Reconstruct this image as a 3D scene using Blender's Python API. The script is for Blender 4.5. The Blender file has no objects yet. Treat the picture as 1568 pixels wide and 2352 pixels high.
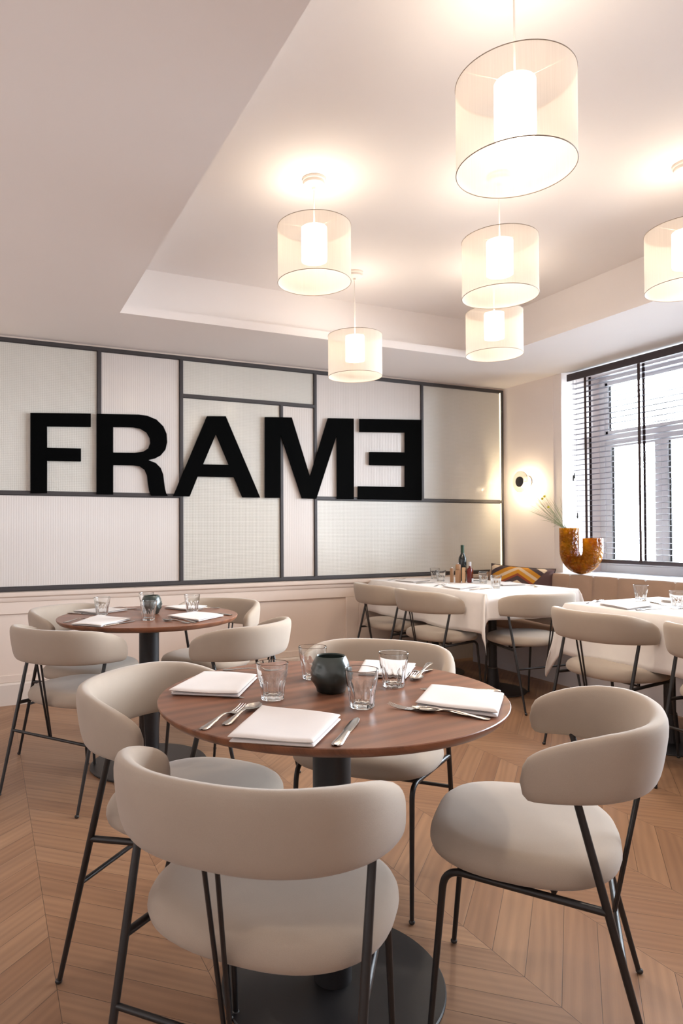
import bpy, math, random
from mathutils import Vector, Matrix
random.seed(7)
PI = math.pi
SC = bpy.context.scene
COL = SC.collection

# ------------------------------------------------------------------ camera
F_PX, YAW, PITCH, ROLL, CAM_H, CX, CY = 1535.54, 24.5824, 0.9038, -0.2449, 1.1781, -114.64, 19.06
def cam_basis():
    y, p, r = (math.radians(v) for v in (YAW, PITCH, ROLL))
    f = Vector((math.sin(y)*math.cos(p), math.cos(y)*math.cos(p), math.sin(p)))
    rt = Vector((math.cos(y), -math.sin(y), 0)); up = rt.cross(f)
    return math.cos(r)*rt+math.sin(r)*up, -math.sin(r)*rt+math.cos(r)*up, f
_r, _u, _f = cam_basis()
cd = bpy.data.cameras.new('camera'); cam = bpy.data.objects.new('camera', cd); COL.objects.link(cam)
cam.matrix_world = Matrix(((_r.x, _u.x, -_f.x, 0), (_r.y, _u.y, -_f.y, 0), (_r.z, _u.z, -_f.z, CAM_H), (0, 0, 0, 1)))
cd.sensor_fit = 'HORIZONTAL'; cd.sensor_width = 24.0; cd.lens = F_PX/1568*24.0
cd.shift_x = -CX/1568; cd.shift_y = CY/1568
cd.clip_start = 0.02; cd.clip_end = 200
SC.camera = cam
cd.dof.use_dof = True; cd.dof.focus_distance = 2.0; cd.dof.aperture_fstop = 7.1

# ------------------------------------------------------------------ world, light, exposure
DAYLIGHT, GROUND_GAIN, REAR_W, REAR_L = 50.0, 0.30, 30.0, 24.0
PENDANT_E, SCONCE_E = 9.0, 30.0
BULB_DOWN, BULB_UP = 20.0, 3.4
EXPOSURE = 0.39
SC.view_settings.view_transform = 'Standard'
SC.view_settings.look = 'None'
SC.view_settings.exposure = EXPOSURE
SC.view_settings.gamma = 1.0
SC.view_settings.use_curve_mapping = False
w = bpy.data.worlds.new('World'); SC.world = w; w.use_nodes = True
nt = w.node_tree; nt.nodes.clear()
wo = nt.nodes.new('ShaderNodeOutputWorld'); bg = nt.nodes.new('ShaderNodeBackground')
tc = nt.nodes.new('ShaderNodeTexCoord'); sx = nt.nodes.new('ShaderNodeSeparateXYZ')
gz = nt.nodes.new('ShaderNodeMapRange'); gz.inputs[1].default_value = 0.1; gz.inputs[2].default_value = -0.25
gz.inputs[3].default_value = DAYLIGHT; gz.inputs[4].default_value = DAYLIGHT*GROUND_GAIN
L = nt.links
bg.inputs[0].default_value = (0.80, 0.90, 1.0, 1)
L.new(tc.outputs['Generated'], sx.inputs[0]); L.new(sx.outputs[2], gz.inputs[0]); L.new(gz.outputs[0], bg.inputs[1]); L.new(bg.outputs[0], wo.inputs[0])

def area(name, loc, rot, a, b, power, col):
    ld = bpy.data.lights.new(name, 'AREA'); ld.shape = 'RECTANGLE'; ld.size = a; ld.size_y = b; ld.energy = power; ld.color = col
    o = bpy.data.objects.new(name, ld); COL.objects.link(o); o.location = loc; o.rotation_euler = rot; return o
area('rear_ceiling_fill', (0.9, -1.5, 1.45), (PI/2+1.3, 0, 0), 4.6, 1.7, REAR_W, (0.96, 0.97, 1.0))   # added fill behind the camera, aimed up to brighten the ceiling
area('side_ceiling_fill', (-2.58, 2.0, 1.5), (0, -PI/2-0.8, 0), 1.8, 4.5, REAR_L, (1.0, 0.96, 0.93))        # added fill beside the left wall, tilted up towards the ceiling
def portal(name, loc, rot, sx_, sy_):
    ld = bpy.data.lights.new(name, 'AREA'); ld.shape = 'RECTANGLE'; ld.size = sx_; ld.size_y = sy_
    ld.cycles.is_portal = True
    o = bpy.data.objects.new(name, ld); COL.objects.link(o); o.location = loc; o.rotation_euler = rot
    return o
portal('window_portal', (5.13, 2.28, 1.66), (0, PI/2, 0), 1.8, 4.0)      # in the window opening, facing the room (-X)
SC.cycles.use_denoising = True
SC.cycles.max_bounces = 12
SC.cycles.transparent_max_bounces = 24
SC.cycles.transmission_bounces = 10
SC.cycles.sample_clamp_indirect = 6.0
SC.cycles.caustics_reflective = False
SC.cycles.caustics_refractive = False

# ------------------------------------------------------------------ material helpers
def s2l(c):
    return tuple((v/255/12.92) if v/255 <= 0.04045 else ((v/255+0.055)/1.055)**2.4 for v in c) + (1,)
class NT:
    def __init__(s, name):
        s.m = bpy.data.materials.new(name); s.m.use_nodes = True; s.t = s.m.node_tree; s.t.nodes.clear()
        s.out = s.t.nodes.new('ShaderNodeOutputMaterial')
    def n(s, typ, **kw):
        nd = s.t.nodes.new('ShaderNode'+typ)
        for k, v in kw.items(): setattr(nd, k, v)
        return nd
    def l(s, a, b): s.t.links.new(a, b)
    def math(s, op, a, b=None, c=None):
        nd = s.n('Math', operation=op)
        for i, v in enumerate((a, b, c)):
            if v is None: continue
            if isinstance(v, (int, float)): nd.inputs[i].default_value = v
            else: s.l(v, nd.inputs[i])
        return nd.outputs[0]
    def mixc(s, f, a, b, bt='MIX'):
        nd = s.n('Mix', data_type='RGBA', blend_type=bt)
        for i, v in ((0, f), (6, a), (7, b)):
            if isinstance(v, (int, float)): nd.inputs[i].default_value = v
            elif isinstance(v, tuple): nd.inputs[i].default_value = v
            else: s.l(v, nd.inputs[i])
        return nd.outputs[2]
    def bsdf(s, col=(0.8, 0.8, 0.8, 1), rough=0.5, metal=0, **kw):
        b = s.n('BsdfPrincipled')
        if isinstance(col, tuple): b.inputs['Base Color'].default_value = col
        else: s.l(col, b.inputs['Base Color'])
        if isinstance(rough, (int, float)): b.inputs['Roughness'].default_value = rough
        else: s.l(rough, b.inputs['Roughness'])
        b.inputs['Metallic'].default_value = metal
        for k, v in kw.items(): b.inputs[k.replace('_', ' ')].default_value = v
        return b
    def bump(s, h, strength=0.3, dist=0.01):
        b = s.n('Bump'); b.inputs['Strength'].default_value = strength; b.inputs['Distance'].default_value = dist
        s.l(h, b.inputs['Height']); return b.outputs[0]
    def fin(s, sh): s.l(sh, s.out.inputs[0]); return s.m
    def obj(s): return s.n('TexCoord').outputs['Object']
    def noise(s, vec, scale, detail=3, rough=0.5):
        n = s.n('TexNoise'); n.inputs['Scale'].default_value = scale; n.inputs['Detail'].default_value = detail
        n.inputs['Roughness'].default_value = rough
        if vec is not None: s.l(vec, n.inputs['Vector'])
        return n.outputs['Fac']
    def scale(s, vec, sc):
        m = s.n('Mapping'); m.inputs['Scale'].default_value = sc; s.l(vec, m.inputs['Vector']); return m.outputs[0]

def plain(name, rgb, rough=0.5, metal=0, noise=0.0, nscale=40, bump=0.0, **kw):
    t = NT(name); c = s2l(rgb); v = t.obj()
    col = c
    if noise:
        f = t.noise(v, nscale)
        col = t.mixc(f, tuple(x*(1-noise) for x in c[:3])+(1,), tuple(min(1, x*(1+noise)) for x in c[:3])+(1,))
    b = t.bsdf(col, rough, metal, **kw)
    if bump: t.l(t.bump(t.noise(v, nscale*3), bump, 0.002), b.inputs['Normal'])
    return t.fin(b.outputs[0])

M = {}
M['wall'] = plain('wall_paint_lit', (242, 231, 225), 0.55, noise=0.015, nscale=3)  # same paint as the wainscot; light on the right wall put into the colour
M['ceil'] = plain('ceiling_paint', (240, 233, 229), 0.75, noise=0.012, nscale=2)
M['white'] = plain('white_paint', (236, 238, 240), 0.4, noise=0.01)
M['black'] = plain('black_powder_coat', (30, 28, 29), 0.38, noise=0.1, nscale=60, bump=0.05)
M['blackmetal'] = plain('black_table_metal', (26, 24, 26), 0.45, noise=0.1, nscale=30, bump=0.05)
M['bar'] = plain('dark_bronze_bar', (56, 52, 53), 0.45, noise=0.08, nscale=20)
M['letter'] = plain('matt_black_letter', (3, 3, 3), 0.9, Specular_IOR_Level=0.05)
M['steel'] = plain('polished_steel', (205, 200, 195), 0.22, 1.0, noise=0.03)
M['slat'] = plain('blind_slat_brown', (84, 76, 84), 0.42, noise=0.1, nscale=15)
M['valance'] = plain('valance_brown', (62, 54, 58), 0.5, noise=0.1, nscale=15)
M['tape'] = plain('blind_tape', (62, 48, 48), 0.9)
M['cork'] = plain('mill_wood', (152, 114, 82), 0.5, noise=0.12, nscale=25)
M['wainscot'] = plain('wall_paint_shaded', (220, 203, 190), 0.5, noise=0.015, nscale=3)  # wall paint again, darkened: the back wall's shade is put into the colour
M['cord'] = plain('white_cord', (235, 228, 220), 0.6)
M['canopy'] = plain('canopy_white', (236, 228, 218), 0.4)
M['rim'] = plain('shade_rim', (150, 135, 122), 0.5)
M['baseboard'] = plain('skirting_paint', (216, 204, 194), 0.45, noise=0.01, nscale=3)

def fabric(name, rgb, sc=900):
    t = NT(name); v = t.obj(); c = s2l(rgb)
    f = t.noise(v, sc, 2); g = t.noise(v, 14, 2)
    col = t.mixc(t.math('ADD', t.math('MULTIPLY', f, 0.6), t.math('MULTIPLY', g, 0.4)), tuple(x*0.86 for x in c[:3])+(1,), tuple(min(1, x*1.12) for x in c[:3])+(1,))
    b = t.bsdf(col, 0.92); b.inputs['Sheen Weight'].default_value = 0.25; b.inputs['Sheen Roughness'].default_value = 0.5
    b.inputs['Specular IOR Level'].default_value = 0.15
    t.l(t.bump(f, 0.25, 0.001), b.inputs['Normal'])
    return t.fin(b.outputs[0])
M['fabric'] = fabric('greige_wool', (168, 154, 140))
M['velvet'] = fabric('brown_velvet', (166, 137, 116), 500)
M['linen'] = fabric('white_linen', (218, 211, 208), 1200)
M['cloth'] = fabric('white_tablecloth', (232, 226, 222), 1500)

def mat_floor():
    t = NT('chevron_oak'); pos = t.n('NewGeometry').outputs['Position']
    sp = t.n('SeparateXYZ'); t.l(pos, sp.inputs[0]); X, Y = sp.outputs[0], sp.outputs[1]
    W, P, X0, Y0 = 0.3745, 0.1245, 1.294, 1.241
    xr = t.math('SUBTRACT', X, X0); ax = t.math('ABSOLUTE', xr)
    d = t.math('PINGPONG', ax, W)
    strip = t.math('FLOOR', t.math('DIVIDE', xr, W))
    tt = t.math('DIVIDE', t.math('SUBTRACT', t.math('SUBTRACT', Y, Y0), t.math('MULTIPLY', d, 0.92)), P)
    pid = t.math('FLOOR', tt); fr = t.math('FRACT', tt)
    e1 = t.math('MULTIPLY', t.math('MINIMUM', fr, t.math('SUBTRACT', 1.0, fr)), P*0.73)
    e2 = t.math('MINIMUM', d, t.math('SUBTRACT', W, d))
    e = t.math('MINIMUM', e1, e2)
    gap = t.n('MapRange', interpolation_type='SMOOTHSTEP'); t.l(e, gap.inputs[0]); gap.inputs[1].default_value = 0.0002; gap.inputs[2].default_value = 0.0013
    cmb = t.n('CombineXYZ'); t.l(pid, cmb.inputs[0]); t.l(strip, cmb.inputs[1])
    wn = t.n('TexWhiteNoise', noise_dimensions='2D'); t.l(cmb.outputs[0], wn.inputs['Vector'])
    rnd = wn.outputs['Value']
    gv = t.n('CombineXYZ'); t.l(t.math('MULTIPLY', d, 1.36), gv.inputs[0]); t.l(t.math('MULTIPLY', tt, P*0.73), gv.inputs[1])
    t.l(t.math('ADD', t.math('MULTIPLY', rnd, 37.0), t.math('MULTIPLY', strip, 3.3)), gv.inputs[2])
    m1 = t.scale(gv.outputs[0], (2.2, 26, 1)); m2 = t.scale(gv.outputs[0], (0.55, 5.0, 1)); m3 = t.scale(gv.outputs[0], (8, 320, 1))
    fine = t.noise(m3, 1.0, 3)
    wv = t.n('TexWave', wave_type='BANDS', bands_direction='Y'); t.l(m2, wv.inputs['Vector']); wv.inputs['Scale'].default_value = 2.2
    wv.inputs['Distortion'].default_value = 9.0; wv.inputs['Detail'].default_value = 2; wv.inputs['Detail Scale'].default_value = 0.6
    broad = t.noise(m1, 1.0, 4)
    g = t.math('ADD', t.math('MULTIPLY', fine, 0.25), t.math('ADD', t.math('MULTIPLY', wv.outputs['Fac'], 0.16), t.math('MULTIPLY', broad, 0.59)))
    ramp = t.n('ValToRGB'); t.l(g, ramp.inputs[0])
    ramp.color_ramp.elements[0].position = 0.25; ramp.color_ramp.elements[0].color = s2l((138, 106, 83))
    ramp.color_ramp.elements[1].position = 0.75; ramp.color_ramp.elements[1].color = s2l((170, 134, 105))
    tint = t.mixc(rnd, s2l((232, 222, 214)), s2l((255, 252, 248)))
    c = t.mixc(1.0, ramp.outputs[0], tint, 'MULTIPLY')
    c = t.mixc(gap.outputs[0], s2l((84, 62, 46)), c)
    b = t.bsdf(c, t.math('ADD', 0.36, t.math('MULTIPLY', fine, 0.2)))
    hh = t.math('ADD', t.math('MULTIPLY', gap.outputs[0], 1.0), t.math('MULTIPLY', fine, 0.15))
    t.l(t.bump(hh, 0.35, 0.0015), b.inputs['Normal'])
    return t.fin(b.outputs[0])
M['floor'] = mat_floor()

def mat_walnut():
    t = NT('walnut'); v = t.obj()
    m1 = t.scale(v, (1.2, 16, 1)); m3 = t.scale(v, (10, 420, 10))
    wv = t.n('TexWave', wave_type='BANDS', bands_direction='Y'); t.l(t.scale(v, (0.5, 3.0, 1)), wv.inputs['Vector']); wv.inputs['Scale'].default_value = 2.0
    wv.inputs['Distortion'].default_value = 5; wv.inputs['Detail'].default_value = 3
    g = t.math('ADD', t.math('MULTIPLY', t.noise(m3, 1, 2), 0.3), t.math('ADD', t.math('MULTIPLY', t.noise(m1, 1, 4), 0.5), t.math('MULTIPLY', wv.outputs['Fac'], 0.2)))
    ramp = t.n('ValToRGB'); t.l(g, ramp.inputs[0])
    ramp.color_ramp.elements[0].position = 0.28; ramp.color_ramp.elements[0].color = s2l((96, 62, 47))
    ramp.color_ramp.elements[1].position = 0.72; ramp.color_ramp.elements[1].color = s2l((148, 98, 72))
    b = t.bsdf(ramp.outputs[0], 0.34); t.l(t.bump(g, 0.08, 0.001), b.inputs['Normal'])
    return t.fin(b.outputs[0])
M['walnut'] = mat_walnut()

def mat_pane(name, kind):
    t = NT(name); sp = t.n('SeparateXYZ'); t.l(t.n('NewGeometry').outputs['Position'], sp.inputs[0])
    pitch = 0.012 if kind == 'grid' else 0.016
    sxx = t.math('SINE', t.math('MULTIPLY', sp.outputs[0], 2*PI/pitch))
    if kind == 'grid':
        szz = t.math('SINE', t.math('MULTIPLY', sp.outputs[2], 2*PI/pitch)); h = t.math('MULTIPLY', t.math('ADD', sxx, szz), 0.5)
        line = t.math('MAXIMUM', t.math('GREATER_THAN', sxx, 0.86), t.math('GREATER_THAN', szz, 0.86)); k = 0.13
        base = s2l((206, 202, 193))
    else:
        h = sxx; line = t.math('GREATER_THAN', sxx, 0.9); k = 0.03 ; base = s2l((212, 204, 198))
    mv = t.n('Mapping'); t.l(t.n('NewGeometry').outputs['Position'], mv.inputs['Vector'])
    cl = t.noise(mv.outputs[0], 1.1, 1)
    base2 = t.mixc(cl, tuple(x*0.93 for x in base[:3])+(1,), tuple(min(1, x*1.05) for x in base[:3])+(1,))
    col = t.mixc(t.math('MULTIPLY', line, k), base2, s2l((120, 112, 100)))
    b = t.bsdf(col, 0.22); b.inputs['Coat Weight'].default_value = 0.8; b.inputs['Coat Roughness'].default_value = 0.12
    t.l(t.bump(h, 0.35 if kind == 'grid' else 0.15, 0.002), b.inputs['Normal'])
    return t.fin(b.outputs[0])
M['pane_grid'] = mat_pane('wired_glass', 'grid'); M['pane_reed'] = mat_pane('reeded_glass', 'reed')

def mat_glass():
    t = NT('clear_glass'); g = t.n('BsdfGlass'); g.inputs['IOR'].default_value = 1.45; g.inputs['Roughness'].default_value = 0.0
    g.inputs['Color'].default_value = (0.98, 0.985, 0.985, 1)
    return t.fin(g.outputs[0])
M['glass'] = mat_glass()
def mat_thin():
    t = NT('window_glass'); tr = t.n('BsdfTransparent'); gl = t.n('BsdfGlossy'); gl.inputs['Roughness'].default_value = 0.02
    fr = t.n('Fresnel'); fr.inputs[0].default_value = 1.4; mx = t.n('MixShader')
    t.l(fr.outputs[0], mx.inputs[0]); t.l(tr.outputs[0], mx.inputs[1]); t.l(gl.outputs[0], mx.inputs[2])
    return t.fin(mx.outputs[0])
M['thin'] = mat_thin()
def emis(name, col, st):
    t = NT(name); e = t.n('Emission'); e.inputs[0].default_value = col; e.inputs[1].default_value = st
    return t.fin(e.outputs[0])
WARM = (1.0, 0.84, 0.64, 1)
M['diffuser'] = emis('glowing_inner_shade', WARM, PENDANT_E)
M['led'] = emis('led_strip', (1.0, 0.82, 0.52, 1), 3.5)
M['sconce_led'] = emis('sconce_ring', (1.0, 0.82, 0.55, 1), SCONCE_E)
def mat_shade():
    t = NT('sheer_shade'); v = t.obj()
    sp = t.n('SeparateXYZ'); t.l(v, sp.inputs[0])
    n = t.noise(t.scale(v, (260, 260, 6)), 1.0, 2)
    d = t.n('BsdfDiffuse'); d.inputs[0].default_value = (0.86, 0.80, 0.73, 1)
    tl = t.n('BsdfTranslucent'); tl.inputs[0].default_value = (0.50, 0.43, 0.37, 1)
    tr = t.n('BsdfTransparent')
    m1 = t.n('MixShader'); m1.inputs[0].default_value = 0.36; t.l(d.outputs[0], m1.inputs[1]); t.l(tl.outputs[0], m1.inputs[2])
    m2 = t.n('MixShader'); t.l(t.math('ADD', 0.24, t.math('MULTIPLY', n, 0.12)), m2.inputs[0]); t.l(m1.outputs[0], m2.inputs[1]); t.l(tr.outputs[0], m2.inputs[2])
    return t.fin(m2.outputs[0])
M['shade'] = mat_shade()
def mat_amber():
    t = NT('hammered_amber_glass'); v = t.obj()
    vo = t.n('TexVoronoi', feature='SMOOTH_F1'); vo.inputs['Scale'].default_value = 42
    nz = t.n('TexNoise'); nz.inputs['Scale'].default_value = 25; t.l(v, nz.inputs['Vector'])
    t.l(t.mixc(0.08, v, nz.outputs['Color']), vo.inputs['Vector'])
    n2 = t.noise(v, 9, 3)
    bp = t.bump(vo.outputs['Distance'], 1.0, 0.05)
    ramp = t.n('ValToRGB'); t.l(n2, ramp.inputs[0])
    ramp.color_ramp.elements[0].position = 0.35; ramp.color_ramp.elements[0].color = s2l((190, 104, 14))
    ramp.color_ramp.elements[1].position = 0.65; ramp.color_ramp.elements[1].color = s2l((250, 182, 30))
    b = t.bsdf(ramp.outputs[0], 0.08, Transmission_Weight=0.55, IOR=1.3); t.l(bp, b.inputs['Normal'])
    tl = t.n('BsdfTranslucent'); t.l(ramp.outputs[0], tl.inputs[0]); t.l(bp, tl.inputs['Normal'])
    mx = t.n('MixShader'); mx.inputs[0].default_value = 0.35; t.l(b.outputs[0], mx.inputs[1]); t.l(tl.outputs[0], mx.inputs[2])
    return t.fin(mx.outputs[0])
M['amber'] = mat_amber()
def mat_candle():
    t = NT('smoky_green_glass'); v = t.obj(); sp = t.n('SeparateXYZ'); t.l(v, sp.inputs[0])
    r = t.n('ValToRGB'); t.l(t.math('ADD', t.math('MULTIPLY', sp.outputs[2], 8), t.math('MULTIPLY', t.noise(v, 22), 0.25)), r.inputs[0])
    r.color_ramp.elements[0].position = 0.1; r.color_ramp.elements[0].color = s2l((20, 26, 26))
    r.color_ramp.elements[1].position = 0.8; r.color_ramp.elements[1].color = s2l((52, 62, 58))
    b = t.bsdf(r.outputs[0], 0.28, Coat_Weight=0.3); return t.fin(b.outputs[0])
M['candle'] = mat_candle()
M['wine'] = plain('dark_bottle_glass', (18, 24, 22), 0.08)
M['capsule'] = plain('green_capsule', (30, 62, 42), 0.35)
M['redglass'] = plain('red_brown_liquid', (92, 26, 22), 0.1)
M['greycap'] = plain('clear_grey_cap', (196, 198, 204), 0.25)
M['label'] = plain('paper_label', (200, 166, 130), 0.7)
M['wlabel'] = plain('white_label', (225, 228, 235), 0.6)
M['ink'] = plain('black_ink', (30, 24, 20), 0.7)
M['ydisc'] = plain('yellow_flower', (214, 196, 60), 0.9, noise=0.2, nscale=300, bump=0.3)
M['stem'] = plain('dried_green', (148, 156, 124), 0.9, noise=0.2, nscale=30)
M['stemtip'] = plain('dried_brown', (150, 132, 104), 0.9)
M['piping'] = plain('dark_piping', (44, 36, 40), 0.9)
M['darkplinth'] = plain('bench_plinth', (196, 190, 192), 0.6)
def mat_pillow():
    t = NT('geometric_cushion'); sp = t.n('SeparateXYZ'); t.l(t.obj(), sp.inputs[0])
    x, z = sp.outputs[0], sp.outputs[2]
    u = t.math('ADD', z, t.math('MULTIPLY', t.math('ABSOLUTE', t.math('ADD', x, 0.03)), 0.6))
    f = t.math('FRACT', t.math('DIVIDE', t.math('ADD', u, 0.6), 0.25))
    r = t.n('ValToRGB'); r.color_ramp.interpolation = 'CONSTANT'; t.l(f, r.inputs[0])
    stops = [(0, (196, 132, 34)), (0.16, (70, 56, 60)), (0.33, (222, 200, 172)), (0.5, (84, 66, 66)), (0.66, (150, 72, 48)), (0.74, (206, 142, 40)), (0.88, (214, 190, 160))]
    el = r.color_ramp.elements
    el[0].position = 0; el[0].color = s2l(stops[0][1]); el[1].position = stops[1][0]; el[1].color = s2l(stops[1][1])
    for p_, c_ in stops[2:]:
        e_ = el.new(p_); e_.color = s2l(c_)
    side = t.math('GREATER_THAN', t.math('ADD', x, t.math('MULTIPLY', t.math('ABSOLUTE', z), -0.8)), 0.10)
    col = t.mixc(side, r.outputs[0], s2l((92, 68, 66)))
    b = t.bsdf(col, 0.9); t.l(t.bump(t.noise(t.obj(), 500), 0.2, 0.001), b.inputs['Normal'])
    return t.fin(b.outputs[0])
M['pillow'] = mat_pillow()

# ------------------------------------------------------------------ mesh helpers
class MB:
    def __init__(s): s.v = []; s.f = []
    def add(s, vs, fs):
        o = len(s.v); s.v += [tuple(p) for p in vs]; s.f += [tuple(i+o for i in f) for f in fs]; return s
    def box(s, x0, y0, z0, x1, y1, z1):
        vs = [(x, y, z) for z in (z0, z1) for y in (y0, y1) for x in (x0, x1)]
        return s.add(vs, [(0, 2, 3, 1), (4, 5, 7, 6), (0, 1, 5, 4), (2, 6, 7, 3), (0, 4, 6, 2), (1, 3, 7, 5)])
    def tube(s, pts, rad, n=10, caps=True):
        pts = [Vector(p) for p in pts]; k = len(pts)
        rad = rad if isinstance(rad, (list, tuple)) else [rad]*k
        vs, fs = [], []; prev = None
        for i, p in enumerate(pts):
            d = (pts[min(i+1, k-1)]-pts[max(i-1, 0)]).normalized()
            if prev is None:
                a = Vector((0, 0, 1)) if abs(d.z) < 0.9 else Vector((1, 0, 0))
                nx = d.cross(a).normalized()
            else:
                nx = (prev-d*prev.dot(d)).normalized()
            prev = nx; ny = d.cross(nx)
            for j in range(n):
                a = 2*PI*j/n; vs.append(p+(nx*math.cos(a)+ny*math.sin(a))*rad[i])
        for i in range(k-1):
            for j in range(n):
                fs.append((i*n+j, i*n+(j+1) % n, (i+1)*n+(j+1) % n, (i+1)*n+j))
        if caps: fs.append(tuple(reversed(range(n)))); fs.append(tuple((k-1)*n+j for j in range(n)))
        return s.add(vs, fs)
    def lathe(s, prof, n=32, c=(0, 0, 0), mod=None, closed=False):
        vs, fs = [], []
        for i, (r, z) in enumerate(prof):
            for j in range(n):
                a = 2*PI*j/n; q = r*(mod(i, a) if mod else 1)
                vs.append((c[0]+q*math.cos(a), c[1]+q*math.sin(a), c[2]+z))
        k = len(prof)
        for i in range(k-1 if not closed else k):
            i2 = (i+1) % k
            for j in range(n): fs.append((i*n+j, i*n+(j+1) % n, i2*n+(j+1) % n, i2*n+j))
        return s.add(vs, fs)
    def grid(s, fn, nu, nv, wrap_v=False):
        vs = [fn(i, j) for i in range(nu) for j in range(nv)]; fs = []
        for i in range(nu-1):
            for j in range(nv if wrap_v else nv-1): fs.append((i*nv+j, i*nv+(j+1) % nv, (i+1)*nv+(j+1) % nv, (i+1)*nv+j))
        return s.add(vs, fs)
    def sphere(s, c, r, n=12, sc=(1, 1, 1)):
        prof = [(max(1e-5, math.sin(PI*i/n)), -math.cos(PI*i/n)) for i in range(n+1)]
        m = MB().lathe(prof, n*2)
        return s.add([(c[0]+p[0]*r*sc[0], c[1]+p[1]*r*sc[1], c[2]+p[2]*r*sc[2]) for p in m.v], m.f)
    def prism(s, poly, fn, t0, t1):
        """poly outline in 2D, fn(a,b,t)->3D, from t0 to t1"""
        n = len(poly); vs = [fn(a, b, t0) for a, b in poly]+[fn(a, b, t1) for a, b in poly]
        fs = [tuple(range(n)), tuple(reversed(range(n, 2*n)))]+[(i, i+n, (i+1) % n+n, (i+1) % n) for i in range(n)]
        return s.add(vs, fs)
    def build(s, name, mat, parent=None, smooth=True, bevel=0, angle=40, solid=0, subsurf=0, mats=None):
        me = bpy.data.meshes.new(name); me.from_pydata(s.v, [], s.f); me.update()
        me.validate()
        import bmesh
        b = bmesh.new(); b.from_mesh(me); bmesh.ops.remove_doubles(b, verts=b.verts, dist=1e-6); bmesh.ops.recalc_face_normals(b, faces=b.faces); b.to_mesh(me); b.free()
        o = bpy.data.objects.new(name, me); COL.objects.link(o); me.materials.append(mat)
        if parent is not None: o.parent = parent
        if smooth:
            for p in me.polygons: p.use_smooth = True
            try: me.set_sharp_from_angle(angle=math.radians(angle))
            except Exception: pass
        if solid: md = o.modifiers.new('solid', 'SOLIDIFY'); md.thickness = solid; md.offset = 0
        if bevel:
            md = o.modifiers.new('bevel', 'BEVEL'); md.width = bevel; md.segments = 3; md.limit_method = 'ANGLE'; md.angle_limit = math.radians(35)
        if subsurf: md = o.modifiers.new('sub', 'SUBSURF'); md.levels = subsurf; md.render_levels = subsurf
        return o
def bx(x0, y0, z0, x1, y1, z1): return MB().box(x0, y0, z0, x1, y1, z1)
def tag(o, label=None, cat=None, group=None, kind=None):
    if label: o['label'] = label
    if cat: o['category'] = cat
    if group: o['group'] = group
    if kind: o['kind'] = kind
    return o
def thing(name, label, cat, loc=(0, 0, 0), rz=0, group=None):
    o = bpy.data.objects.new(name, None); COL.objects.link(o); o.location = loc; o.rotation_euler = (0, 0, rz)
    o.empty_display_size = 0.1
    return tag(o, label, cat, group)
def struct(name, mb, mat, label, cat, parent=None, **kw):
    o = mb.build(name, mat, parent, **kw)
    if parent is None: tag(o, label, cat, None, 'structure')
    return o
def kids(o): return [c for c in bpy.data.objects if c.parent == o]
def copy_tree(o, parent=None):
    c = o.copy(); COL.objects.link(c); c.parent = parent
    for ch in kids(o): copy_tree(ch, c)
    return c
def path_round(pts, rad, seg=7):
    """polyline with rounded inner corners"""
    pts = [Vector(p) for p in pts]; out = [pts[0]]
    for i in range(1, len(pts)-1):
        a, b, c = pts[i-1], pts[i], pts[i+1]; d1 = (a-b).normalized(); d2 = (c-b).normalized()
        p0 = b+d1*rad; p1 = b+d2*rad
        for k in range(seg+1):
            t = k/seg; out.append((1-t)**2*p0+2*t*(1-t)*b+t*t*p1)
    out.append(pts[-1]); return out

# ------------------------------------------------------------------ the room
YB, XW, XR, ZS, ZT = 4.98, 4.52, 4.265, 2.53, 2.85
XL, YF = -2.6, -1.6
struct('floor', bx(XL, YF, -0.05, 4.52, YB+0.1, 0.0), M['floor'], 'light oak chevron parquet floor', 'floor', smooth=False)
# ceiling: soffit ring around a raised tray with a lip
TX0, TX1, TY1, LIP = 0.75, 3.595, 4.174, 0.055
c = MB()
c.box(XL, YF, ZS, TX0, YB+0.1, ZS+LIP); c.box(TX1, YF, ZS, 5.1, YB+0.1, ZS+LIP); c.box(TX0, TY1, ZS, TX1, YB+0.1, ZS+LIP)
g = 0.065
c.box(TX0-g-0.05, YF, ZS+LIP, TX0-g, TY1+g+0.05, ZT+0.05); c.box(TX1+g, YF, ZS+LIP, TX1+g+0.05, TY1+g+0.05, ZT+0.05)
c.box(TX0-g, TY1+g, ZS+LIP, TX1+g, TY1+g+0.05, ZT+0.05); c.box(TX0-g, YF, ZT, TX1+g, TY1+g, ZT+0.05)
struct('ceiling', c, M['ceil'], 'smooth pale ceiling with a raised rectangular tray', 'ceiling', smooth=False)
# back wall
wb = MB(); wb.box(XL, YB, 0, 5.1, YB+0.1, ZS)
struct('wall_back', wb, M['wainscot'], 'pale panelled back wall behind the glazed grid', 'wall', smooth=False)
# wainscot mouldings: raised stiles and rails leaving recessed panels
ws = MB(); T = 0.016
ws.box(XL, YB-T, 0.615, 4.52, YB, 0.70)
for x0, x1 in ((-1.45, -1.30), (2.775, 2.90)): ws.box(x0, YB-T, 0.15, x1, YB, 0.615)
ws.box(XL, YB-T, 0.15, 4.52, YB, 0.20)
ws.box(2.90, YB-T-0.012, 0.15, 4.52, YB, 0.70)
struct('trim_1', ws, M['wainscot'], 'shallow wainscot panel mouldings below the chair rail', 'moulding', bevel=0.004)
cr = MB(); cr.prism([(0, 0.688), (-0.022, 0.70), (-0.03, 0.715), (-0.03, 0.728), (-0.045, 0.738), (-0.048, 0.752), (-0.048, 0.764), (0, 0.768)], lambda a, b, t: (t, YB+a, b), XL, 4.52)
struct('trim_2', cr, M['wainscot'], 'moulded chair rail under the glazed grid', 'moulding', smooth=True, angle=30)
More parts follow.
